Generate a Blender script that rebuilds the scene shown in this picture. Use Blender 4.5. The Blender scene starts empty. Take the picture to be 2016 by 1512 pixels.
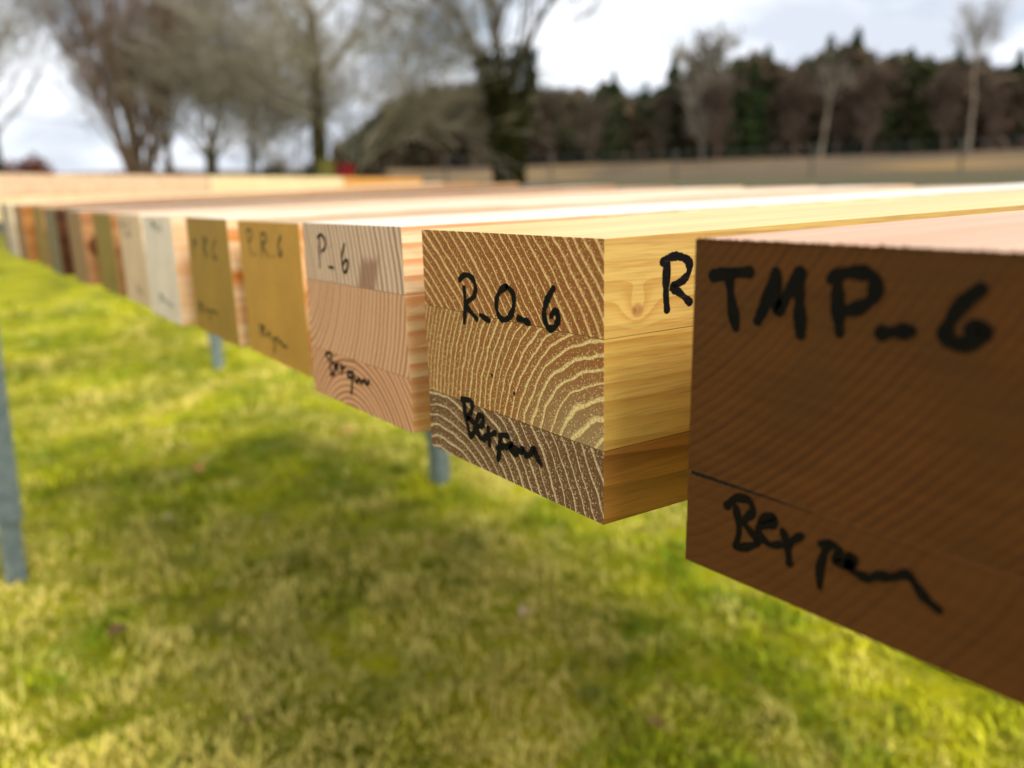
import bpy, bmesh, math, random
import numpy as np
from mathutils import Vector, Matrix, noise as mnoise

C = bpy.context.scene.collection
SC = bpy.context.scene
rad = math.radians
GZ = 0.95                      # eye height above the lawn

# ---------------------------------------------------------------- camera
MR = ((0.595064, -0.784777, -0.173273), (0.803314, 0.574313, 0.157642), (-0.024201, -0.233, 0.972176))
F = 1576.39
cam = bpy.data.cameras.new('camera'); camo = bpy.data.objects.new('camera', cam); C.objects.link(camo)
camo.matrix_world = Matrix(((MR[0][0], MR[0][2], -MR[0][1], 0), (MR[1][0], MR[1][2], -MR[1][1], 0), (MR[2][0], MR[2][2], -MR[2][1], GZ), (0, 0, 0, 1)))
cam.sensor_fit = 'HORIZONTAL'; cam.sensor_width = 36; cam.lens = F / 2016 * 36
cam.clip_start = 0.01; cam.clip_end = 3000
cam.dof.use_dof = True; cam.dof.focus_distance = 0.365; cam.dof.aperture_fstop = cam.lens / 5.4
SC.camera = camo

# ---------------------------------------------------------------- sky and sun
SUN_AZ, SUN_EL = rad(86), rad(50)          # azimuth measured from +y towards +x
world = bpy.data.worlds.new('World'); SC.world = world; world.use_nodes = True
wt = world.node_tree; wt.nodes.clear()
def wn(t, **k):
    n = wt.nodes.new(t)
    for a, b in k.items(): setattr(n, a, b)
    return n
wo = wn('ShaderNodeOutputWorld'); wb = wn('ShaderNodeBackground'); sky = wn('ShaderNodeTexSky')
sky.sky_type = 'NISHITA'; sky.sun_disc = False; sky.sun_elevation = SUN_EL; sky.sun_rotation = SUN_AZ
sky.dust_density = 1.5
tc = wn('ShaderNodeTexCoord'); mp = wn('ShaderNodeMapping'); mp.inputs['Scale'].default_value = (1, 1, 2.6)
nz = wn('ShaderNodeTexNoise'); nz.inputs['Scale'].default_value = 3.2; nz.inputs['Detail'].default_value = 6; nz.inputs['Roughness'].default_value = .55; nz.inputs['Distortion'].default_value = .4
rp = wn('ShaderNodeValToRGB'); rp.color_ramp.elements[0].position = .25; rp.color_ramp.elements[1].position = .46
nz2 = wn('ShaderNodeTexNoise'); nz2.inputs['Scale'].default_value = 5.5; nz2.inputs['Detail'].default_value = 5
rp2 = wn('ShaderNodeValToRGB'); rp2.color_ramp.elements[0].position = .40; rp2.color_ramp.elements[1].position = .58
rp2.color_ramp.elements[0].color = (5.9, 6.35, 7.2, 1); rp2.color_ramp.elements[1].color = (9.2, 9.6, 10.2, 1)
mx = wn('ShaderNodeMix', data_type='RGBA')
L = wt.links.new
L(tc.outputs['Generated'], mp.inputs[0]); L(mp.outputs[0], nz.inputs['Vector']); L(mp.outputs[0], nz2.inputs['Vector'])
L(nz.outputs['Fac'], rp.inputs[0]); L(nz2.outputs['Fac'], rp2.inputs[0])
L(rp.outputs[0], mx.inputs[0]); L(sky.outputs[0], mx.inputs[6]); L(rp2.outputs[0], mx.inputs[7])
L(mx.outputs[2], wb.inputs[0]); wb.inputs[1].default_value = 0.1; L(wb.outputs[0], wo.inputs[0])
sun = bpy.data.lights.new('sun', 'SUN'); sun.energy = 3.2; sun.angle = rad(26); sun.color = (1, .93, .82)
suno = bpy.data.objects.new('sun', sun); C.objects.link(suno)
sd = Vector((math.sin(SUN_AZ) * math.cos(SUN_EL), math.cos(SUN_AZ) * math.cos(SUN_EL), math.sin(SUN_EL)))
suno.rotation_euler = sd.to_track_quat('Z', 'Y').to_euler(); suno.location = (5, 5, 9)
SC.view_settings.view_transform = 'Standard'; SC.view_settings.look = 'None'
SC.view_settings.exposure = 0.4; SC.view_settings.gamma = 1
SC.cycles.use_denoising = True
SC.cycles.max_bounces = 6

# ---------------------------------------------------------------- helpers
def ray(u, v):
    a, b = (u - 1008) / F, -(v - 756) / F
    return Vector([MR[i][0] * a + MR[i][1] + MR[i][2] * b for i in range(3)])
def at(u, v, r):                                  # the point seen at (u, v), r metres off on the ground plan
    d = ray(u, v); d *= r / math.hypot(d.x, d.y); d.z += GZ
    return d
def gz(x, y):
    r = math.hypot(x, y)
    h = 0.041 * max(0, r - 5) if r < 125 else 0.041 * 120 + (r - 125) * .01
    return h
def foot(u, r):
    d = at(u, 380, r); return Vector((d.x, d.y, gz(d.x, d.y)))

def lin(c):
    return tuple((x / 12.92 if x <= .04045 else ((x + .055) / 1.055) ** 2.4) for x in (c[0] / 255, c[1] / 255, c[2] / 255)) + (1,)

def tag(o, label=None, cat=None, group=None, kind=None):
    if label: o['label'] = label
    if cat: o['category'] = cat
    if group: o['group'] = group
    if kind: o['kind'] = kind
    return o
def empty(name, loc=(0, 0, 0), rz=0):
    o = bpy.data.objects.new(name, None); o.empty_display_size = .05; o.location = loc; o.rotation_euler = (0, 0, rz); C.objects.link(o); return o
def mesh(name, verts, faces, mats, parent=None, idx=None, smooth=False, loc=None):
    me = bpy.data.meshes.new(name)
    if isinstance(verts, np.ndarray):
        faces = np.asarray(faces); n = faces.shape[1]
        me.vertices.add(len(verts)); me.vertices.foreach_set('co', verts.astype('f').ravel())
        me.loops.add(faces.size); me.loops.foreach_set('vertex_index', faces.astype('i').ravel())
        me.polygons.add(len(faces)); me.polygons.foreach_set('loop_start', np.arange(0, faces.size, n, dtype='i'))
        me.polygons.foreach_set('loop_total', np.full(len(faces), n, dtype='i'))
        me.update(calc_edges=True)
    else:
        me.from_pydata(verts, [], faces)
    for m in (mats if isinstance(mats, (list, tuple)) else [mats]): me.materials.append(m)
    if idx is not None: me.polygons.foreach_set('material_index', np.asarray(idx, dtype='i'))
    if smooth: me.polygons.foreach_set('use_smooth', np.ones(len(me.polygons), dtype=bool))
    o = bpy.data.objects.new(name, me); C.objects.link(o)
    if parent: o.parent = parent
    if loc is not None: o.location = loc
    return o
def bm_obj(name, bm, mats, parent=None, smooth=False):
    me = bpy.data.meshes.new(name); bm.to_mesh(me); bm.free()
    for m in (mats if isinstance(mats, (list, tuple)) else [mats]): me.materials.append(m)
    if smooth:
        for p in me.polygons: p.use_smooth = True
    o = bpy.data.objects.new(name, me); C.objects.link(o)
    if parent: o.parent = parent
    return o
def hexa(bm, P):                                   # P: 8 corners, front (tl tr br bl) then back
    v = [bm.verts.new(p) for p in P]
    for f in ((0, 3, 2, 1), (4, 5, 6, 7), (0, 1, 5, 4), (1, 2, 6, 5), (2, 3, 7, 6), (3, 0, 4, 7)):
        bm.faces.new([v[i] for i in f])
def boxb(bm, x0, x1, y0, y1, z0, z1):
    hexa(bm, [(x0, y0, z1), (x1, y0, z1), (x1, y0, z0), (x0, y0, z0), (x0, y1, z1), (x1, y1, z1), (x1, y1, z0), (x0, y1, z0)])

# ---------------------------------------------------------------- node shorthand
class NT:
    def __init__(s, name):
        s.m = bpy.data.materials.new(name); s.m.use_nodes = True; s.t = s.m.node_tree; s.t.nodes.clear()
        s.out = s.n('ShaderNodeOutputMaterial'); s.b = s.n('ShaderNodeBsdfPrincipled'); s.l(s.b.outputs[0], s.out.inputs[0])
    def n(s, t, **k):
        n = s.t.nodes.new(t)
        for a, b in k.items(): setattr(n, a, b)
        return n
    def l(s, a, b): s.t.links.new(a, b)
    def put(s, sock, v):
        if hasattr(v, 'is_output') or hasattr(v, 'links'): s.l(v, sock)
        else: sock.default_value = v
    def math(s, op, a, b=0.0, c=0.0, clamp=False):
        n = s.n('ShaderNodeMath', operation=op, use_clamp=clamp)
        s.put(n.inputs[0], a); s.put(n.inputs[1], b)
        if op in ('MULTIPLY_ADD', 'SMOOTH_MIN'): s.put(n.inputs[2], c)
        return n.outputs[0]
    def coord(s, w='Object'): return s.n('ShaderNodeTexCoord').outputs[w]
    def scale(s, v, k, off=(0, 0, 0)):
        n = s.n('ShaderNodeMapping'); s.l(v, n.inputs[0]); n.inputs['Scale'].default_value = k; n.inputs['Location'].default_value = off; return n.outputs[0]
    def noise(s, v, sc, det=3, rough=.5, dist=0.0):
        n = s.n('ShaderNodeTexNoise'); s.l(v, n.inputs['Vector']); n.inputs['Scale'].default_value = sc
        n.inputs['Detail'].default_value = det; n.inputs['Roughness'].default_value = rough; n.inputs['Distortion'].default_value = dist
        return n.outputs['Fac']
    def voro(s, v, sc, rnd=1.0):
        n = s.n('ShaderNodeTexVoronoi'); s.l(v, n.inputs['Vector']); n.inputs['Scale'].default_value = sc; n.inputs['Randomness'].default_value = rnd
        return n.outputs['Distance']
    def ramp(s, f, *st):
        n = s.n('ShaderNodeValToRGB'); s.l(f, n.inputs[0]); r = n.color_ramp
        while len(r.elements) < len(st): r.elements.new(.5)
        for e, (p, c) in zip(r.elements, st): e.position = p; e.color = c if len(c) == 4 else lin(c)
        return n.outputs[0]
    def mapr(s, f, a, b, c=0.0, d=1.0, smooth=False):
        n = s.n('ShaderNodeMapRange'); n.clamp = True
        if smooth: n.interpolation_type = 'SMOOTHSTEP'
        s.l(f, n.inputs[0]); n.inputs[1].default_value = a; n.inputs[2].default_value = b; n.inputs[3].default_value = c; n.inputs[4].default_value = d
        return n.outputs[0]
    def mix(s, f, a, b, mode='MIX'):
        n = s.n('ShaderNodeMix', data_type='RGBA', blend_type=mode); s.put(n.inputs[0], f)
        s.put(n.inputs[6], lin(a) if isinstance(a, tuple) and len(a) == 3 else a); s.put(n.inputs[7], lin(b) if isinstance(b, tuple) and len(b) == 3 else b)
        return n.outputs[2]
    def done(s, col, rough=.6, bump=None, bd=.0005, spec=.3):
        s.put(s.b.inputs['Base Color'], lin(col) if isinstance(col, tuple) and len(col) == 3 else col)
        s.put(s.b.inputs['Roughness'], rough)
        s.b.inputs['Specular IOR Level'].default_value = spec
        if bump is not None:
            n = s.n('ShaderNodeBump'); n.inputs['Strength'].default_value = 1; n.inputs['Distance'].default_value = bd
            s.l(bump, n.inputs['Height']); s.l(n.outputs[0], s.b.inputs['Normal'])
        return s.m
G8 = (.5, .5, .5, 1)
def g(x): return (x, x, x, 1)

def simple(name, col, rough=.7, var=.25, sc=20, spec=.3, dark=None):
    s = NT(name); v = s.coord(); n = s.noise(v, sc, 4, .6)
    c = lin(col); d = lin(dark) if dark else tuple(x * (1 - var) for x in c[:3]) + (1,)
    return s.done(s.ramp(n, (.35, d), (.65, c)), rough, n, .001, spec)

def lit_top_wood(name, c, tan_a=0.0):  # top faces only: own tone, with the bright light partly put into the colour
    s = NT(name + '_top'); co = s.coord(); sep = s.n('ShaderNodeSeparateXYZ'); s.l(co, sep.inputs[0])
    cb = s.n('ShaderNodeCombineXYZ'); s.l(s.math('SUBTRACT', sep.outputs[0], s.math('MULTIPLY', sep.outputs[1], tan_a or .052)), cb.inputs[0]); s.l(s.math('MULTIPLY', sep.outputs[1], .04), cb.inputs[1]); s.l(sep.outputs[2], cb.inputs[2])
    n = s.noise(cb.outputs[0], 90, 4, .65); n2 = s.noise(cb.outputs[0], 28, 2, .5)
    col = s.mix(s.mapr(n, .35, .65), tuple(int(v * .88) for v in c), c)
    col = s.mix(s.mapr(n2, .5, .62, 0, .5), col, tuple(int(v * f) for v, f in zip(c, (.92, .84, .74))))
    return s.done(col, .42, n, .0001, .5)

# wood: rings are cylinders round a pith line running along the beam, so the same field
# draws arcs on the sawn end and long grain on the planed faces
def wood(name, cx, cz, sp, early, late, side_light, side_dark, tan_a=0.0, p=1.0, wid=.3, pores=0.0, pore_col=None,
         warp=.5, blotch=None, blotch_at=None, contrast=1.0, stripe=0, top=None, knot=None, sidemul=1.0):
    out = []
    for end in (True, False):
        s = NT(name + ('_end_grain' if end else '_planed_face'))
        co = s.coord(); sep = s.n('ShaderNodeSeparateXYZ'); s.l(co, sep.inputs[0])
        x, y, z = sep.outputs
        xs = s.math('SUBTRACT', x, s.math('MULTIPLY', y, tan_a))
        dx = s.math('SUBTRACT', xs, cx); dz = s.math('SUBTRACT', z, cz)
        # slow wander of the pith along the length
        wv = s.n('ShaderNodeCombineXYZ'); s.l(xs, wv.inputs[0]); s.l(s.math('MULTIPLY', y, .12), wv.inputs[1]); s.l(z, wv.inputs[2])
        wv = wv.outputs[0]
        n1 = s.math('SUBTRACT', s.noise(wv, 14, 2, .5), .5)
        n2 = s.math('SUBTRACT', s.noise(wv, 90, 2, .5), .5)
        r = s.math('SQRT', s.math('ADD', s.math('MULTIPLY', dx, dx), s.math('MULTIPLY', dz, dz)))
        if knot and not end:
            ky, kz, kr = knot
            d2 = s.math('ADD', s.math('POWER', s.math('ABSOLUTE', s.math('SUBTRACT', y, ky)), 2), s.math('POWER', s.math('ABSOLUTE', s.math('SUBTRACT', z, kz)), 2))
            kk = s.math('POWER', 2.718, s.math('MULTIPLY', d2, -1 / (kr * kr)))
            r = s.math('ADD', r, s.math('MULTIPLY', kk, sp * 1.5))
        q = s.math('MULTIPLY', r, 1 / sp) if p == 1 else s.math('MULTIPLY', s.math('POWER', s.math('MULTIPLY', r, 10), p), .1 / sp)
        if not end: q = s.math('ADD', q, s.math('MULTIPLY', y, 1.5))
        q = s.math('ADD', q, s.math('ADD', s.math('MULTIPLY', n1, warp * 4), s.math('ADD', s.math('MULTIPLY', n2, warp * .7), s.math('MULTIPLY', s.math('SUBTRACT', s.noise(wv, 38, 3, .6), .5), warp * 2.2))))
        fr = s.math('FRACT', q)
        vary = s.noise(wv, 30, 2, .5)
        # year to year variation
        yr = s.n('ShaderNodeTexWhiteNoise', noise_dimensions='1D'); s.l(s.math('FLOOR', q), yr.inputs['W'])
        if end:
            if pores:
                w = s.math('MULTIPLY_ADD', yr.outputs['Value'], .18, wid - .09)
                band = s.math('SUBTRACT', 1.0, s.math('DIVIDE', fr, w), clamp=True)
                band = s.mapr(band, 0, .45)
                gv = s.scale(co, (1, .05, 1))
                vd = s.voro(gv, 1150)
                fib = s.noise(s.scale(co, (1, .05, 1)), 900, 2, .7)
                dots = s.mapr(vd, .26, .46, 1, 0)
                dens = s.mapr(s.math('ADD', s.noise(gv, 700, 1), s.math('MULTIPLY', fr, -.20)), .36, .46)
                dots = s.math('MULTIPLY', s.math('MULTIPLY', dots, dens), pores)
                bandn = s.math('MULTIPLY', band, s.mapr(fib, .36, .56, .25, 1))
                f = s.math('MAXIMUM', bandn, dots)
                f = s.math('MULTIPLY', f, contrast)
                lt = s.mix(s.mapr(fib, .3, .7), late, tuple(int(a * .72) for a in late))
                if blotch: lt = s.mix(s.mapr(s.noise(co, 26, 3), .45, .62, 0, .8), lt, blotch)
                if blotch_at:
                    bx, bz, br, bc = blotch_at
                    dd = s.math('SQRT', s.math('ADD', s.math('POWER', s.math('ABSOLUTE', s.math('SUBTRACT', xs, bx)), 2), s.math('POWER', s.math('ABSOLUTE', s.math('SUBTRACT', z, bz)), 2)))
                    dd = s.math('ADD', dd, s.math('MULTIPLY', n1, .03))
                    lt = s.mix(s.mapr(dd, br, 0, 0, .8), lt, bc)
                col = s.mix(f, lt, early)
                m = s.done(col, .7, f, .0002, .25)
            else:
                # softwood: pale early wood running slowly into a dark thin late wood line
                edge = 1 - wid
                a = s.mapr(fr, edge * .35, edge + wid * .75, 0, 1, True); b = s.mapr(fr, .97, 1.0, 1, 0)
                f = s.math('MULTIPLY', a, b)
                f = s.math('MULTIPLY', f, s.math('MULTIPLY_ADD', yr.outputs['Value'], .4, .6 * contrast))
                saw = s.noise(s.scale(co, (.25, .05, 5)), 60, 3, .7)
                rays = s.noise(s.scale(co, (1, .05, 1)), 700, 3, .7)
                col = s.mix(f, early, late)
                if blotch_at:
                    bx, bz, br, bc = blotch_at
                    dd = s.math('MAXIMUM', s.math('ABSOLUTE', s.math('SUBTRACT', s.math('ADD', xs, s.math('MULTIPLY', z, -.35)), bx)), s.math('ABSOLUTE', s.math('MULTIPLY', s.math('SUBTRACT', z, bz), .8)))
                    dd = s.math('ADD', dd, s.math('MULTIPLY', n2, .006))
                    col = s.mix(s.mapr(dd, br * 1.25, br * .8, 0, .85), col, bc)
                if blotch: col = s.mix(s.mapr(s.noise(co, 18, 3), .42, .6, 0, .8), col, blotch)
                col = s.mix(s.mapr(rays, .3, .7, 0, .35), col, tuple(int(c * .8) for c in early))
                col = s.mix(s.mapr(saw, .42, .66, 0, .24 if contrast < .8 else .03), col, tuple(int(c * .72) for c in late))
                m = s.done(col, .75, f, .0002, .2)
        else:
            fy = s.n('ShaderNodeCombineXYZ'); s.l(xs, fy.inputs[0]); s.l(s.math('MULTIPLY', y, .035), fy.inputs[1]); s.l(z, fy.inputs[2])
            fib = s.noise(fy.outputs[0], 900 if pores else 500, 3, .65)
            f = s.mapr(fr, .25, .95, 0, 1, True)
            f = s.math('MULTIPLY', f, s.math('MULTIPLY_ADD', yr.outputs['Value'], .5, .5))
            col = s.mix(f, side_light, side_dark)
            col = s.mix(s.mapr(fib, .46, .62, 0, .3), col, tuple(int(c * .66) for c in side_dark))
            if pores:
                v2 = s.voro(fy.outputs[0], 700)
                col = s.mix(s.mapr(v2, .10, .24, .4, 0), col, tuple(min(255, int(c * 1.12)) for c in side_light))
            if stripe:
                q2 = s.math('FRACT', s.math('ADD', s.math('MULTIPLY', z, 1 / stripe), s.math('MULTIPLY', n1, .8)))
                col = s.mix(s.math('MULTIPLY', s.mapr(q2, .35, .85, 0, .8, True), s.mapr(q2, .94, 1, 1, 0)), col, (214, 142, 88))
            if knot:
                core = s.math('ADD', s.math('ADD', kk, s.math('MULTIPLY', n2, 1.1)), s.math('MULTIPLY', n1, .8))
                col = s.mix(s.mapr(core, .72, .86, 0, .75), col, (160, 112, 70))
                col = s.mix(s.math('MULTIPLY', s.mapr(core, .76, .9, 0, .8), s.mapr(s.noise(co, 260, 3), .5, .6)), col, (118, 62, 30))
            if blotch: col = s.mix(s.mapr(s.noise(wv, 22, 2), .5, .65, 0, .35), col, side_dark)
            m = s.done(col, .38, fib, .00008, .6)
        out.append(m)
    if top: out.append(lit_top_wood(name, top, tan_a))
    return out

# ---------------------------------------------------------------- ground
def ground():
    s = NT('lawn_and_field')
    v = s.coord('Object'); sep = s.n('ShaderNodeSeparateXYZ'); s.l(v, sep.inputs[0])
    r = s.math('SQRT', s.math('ADD', s.math('POWER', s.math('ABSOLUTE', sep.outputs[0]), 2), s.math('POWER', s.math('ABSOLUTE', sep.outputs[1]), 2)))
    a = s.noise(v, 2.2, 6, .6); b = s.noise(v, 11, 5, .65); c = s.noise(v, 60, 4, .7)
    lawn = s.mix(s.mapr(a, .38, .62), (112, 118, 6), (176, 172, 20))
    lawn = s.mix(s.mapr(b, .5, .68, 0, .8), lawn, (176, 164, 74))
    lawn = s.mix(s.mapr(b, .45, .3, 0, .7), lawn, (62, 78, 10))
    lawn = s.mix(s.mapr(c, .5, .75, 0, .5), lawn, (58, 62, 14))
    d = s.noise(v, .16, 8, .75)
    fld = s.mix(s.mapr(d, .35, .65), (66, 56, 40), (116, 98, 76))
    fld = s.mix(s.mapr(s.noise(s.scale(v, (.035, .035, .035)), 1.7, 3), .56, .64, 0, .8), fld, (140, 112, 68))
    rr = s.math('ADD', r, s.math('MULTIPLY', s.math('SUBTRACT', a, .5), 6))
    far = s.mix(s.mapr(rr, 36, 44), (86, 80, 58), fld)
    col = s.mix(s.mapr(rr, 12, 20), lawn, far)
    m = s.done(col, .95, c, .02, .1)
    rs = [0] + [.3 * 1.085 ** i for i in range(1, 110)]
    n = 96; V = [(0, 0, 0)]; Fc = []
    for r_ in rs[1:]:
        for k in range(n):
            t = 2 * math.pi * k / n; x, y = r_ * math.cos(t), r_ * math.sin(t)
            h = gz(x, y) + (mnoise.noise(Vector((x * 1.3, y * 1.3, 0))) * .025 + mnoise.noise(Vector((x * 4, y * 4, 3))) * .008) * min(1, r_ / 1.0)
            if r_ > 20: h += mnoise.noise(Vector((x * .05, y * .05, 7))) * .25 * min(1, (r_ - 20) / 30)
            V.append((x, y, h))
    for k in range(n): Fc.append((0, 1 + k, 1 + (k + 1) % n))
    for j in range(len(rs) - 2):
        for k in range(n):
            a0 = 1 + j * n + k; a1 = 1 + j * n + (k + 1) % n
            Fc.append((a0, a0 + n, a1 + n, a1))
    o = mesh('ground', V, Fc, m, smooth=True); tag(o, kind='structure')
    return o
ground()

def hgt(x, y):
    return gz(x, y) + (mnoise.noise(Vector((x * 1.3, y * 1.3, 0))) * .025 + mnoise.noise(Vector((x * 4, y * 4, 3))) * .012 + mnoise.noise(Vector((x * 11, y * 11, 8))) * .010)

def grass():
    rng = np.random.default_rng(5)
    s = NT('grass_blade')
    v = s.coord('Object')
    a = s.noise(v, 1.9, 5, .65, .6); b = s.noise(v, 6, 5, .7, .5); c = s.noise(v, 60, 2, .6)
    col = s.mix(s.mapr(a, .42, .58), (110, 140, 8), (214, 212, 26)); col = s.mix(s.mapr(s.noise(v, 1.1, 5, .7, .8), .48, .56, 0, .8), col, (230, 208, 118))
    col = s.mix(s.mapr(b, .53, .63, 0, .75), col, (242, 222, 124))
    col = s.mix(s.mapr(b, .48, .38, 0, .8), col, (96, 114, 6))
    col = s.mix(s.mapr(c, .58, .72, 0, .4), col, (224, 218, 90))
    col = s.mix(s.mapr(c, .45, .32, 0, .4), col, (92, 104, 6))
    m = s.done(col, .7, None, 0, .2)
    s.b.inputs['Subsurface Weight'].default_value = 0
    N = 230000
    r = .55 + rng.random(N) ** 1.25 * 7.5
    # the sector of lawn that the photograph can see, and some margin
    t = rad(68) + rng.random(N) * rad(140)
    x = r * np.cos(t); y = r * np.sin(t)
    z = np.array([hgt(a_, b_) for a_, b_ in zip(x, y)])
    cl = np.array([mnoise.noise(Vector((a_ * 9, b_ * 9, 5))) for a_, b_ in zip(x, y)])
    h = (.009 + .013 * rng.random(N)) * (1 + 1.3 * cl) * (1 + (rng.random(N) > .96) * 1.3)
    w = (.0012 + .0014 * rng.random(N)) * (1 + r * .16)
    st_ = rng.random(N) > .985; h = np.where(st_, h * 1.9, h)
    az = rng.random(N) * 2 * np.pi; ln = rng.random(N) * 1.3 + .25
    dx, dy = np.cos(az), np.sin(az); sx, sy = -dy * w, dx * w
    V = np.empty((N, 5, 3)); 
    V[:, 0] = np.stack([x - sx, y - sy, z - .004], 1); V[:, 1] = np.stack([x + sx, y + sy, z - .004], 1)
    mx_, my_ = x + dx * h * ln * .35, y + dy * h * ln * .35
    V[:, 2] = np.stack([mx_ + sx * .8, my_ + sy * .8, z + h * .65], 1); V[:, 3] = np.stack([mx_ - sx * .8, my_ - sy * .8, z + h * .65], 1)
    V[:, 4] = np.stack([x + dx * h * ln, y + dy * h * ln, z + h], 1)
    i0 = (np.arange(N) * 5)[:, None]
    tr = np.concatenate([i0 + np.array([[0, 1, 2]]), i0 + np.array([[0, 2, 3]]), i0 + np.array([[3, 2, 4]])])
    o = mesh('grass', V.reshape(-1, 3), tr, m)
    tag(o, 'short mossy yellow green grass covering the lawn under the beams', 'grass', kind='stuff')
grass()

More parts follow.
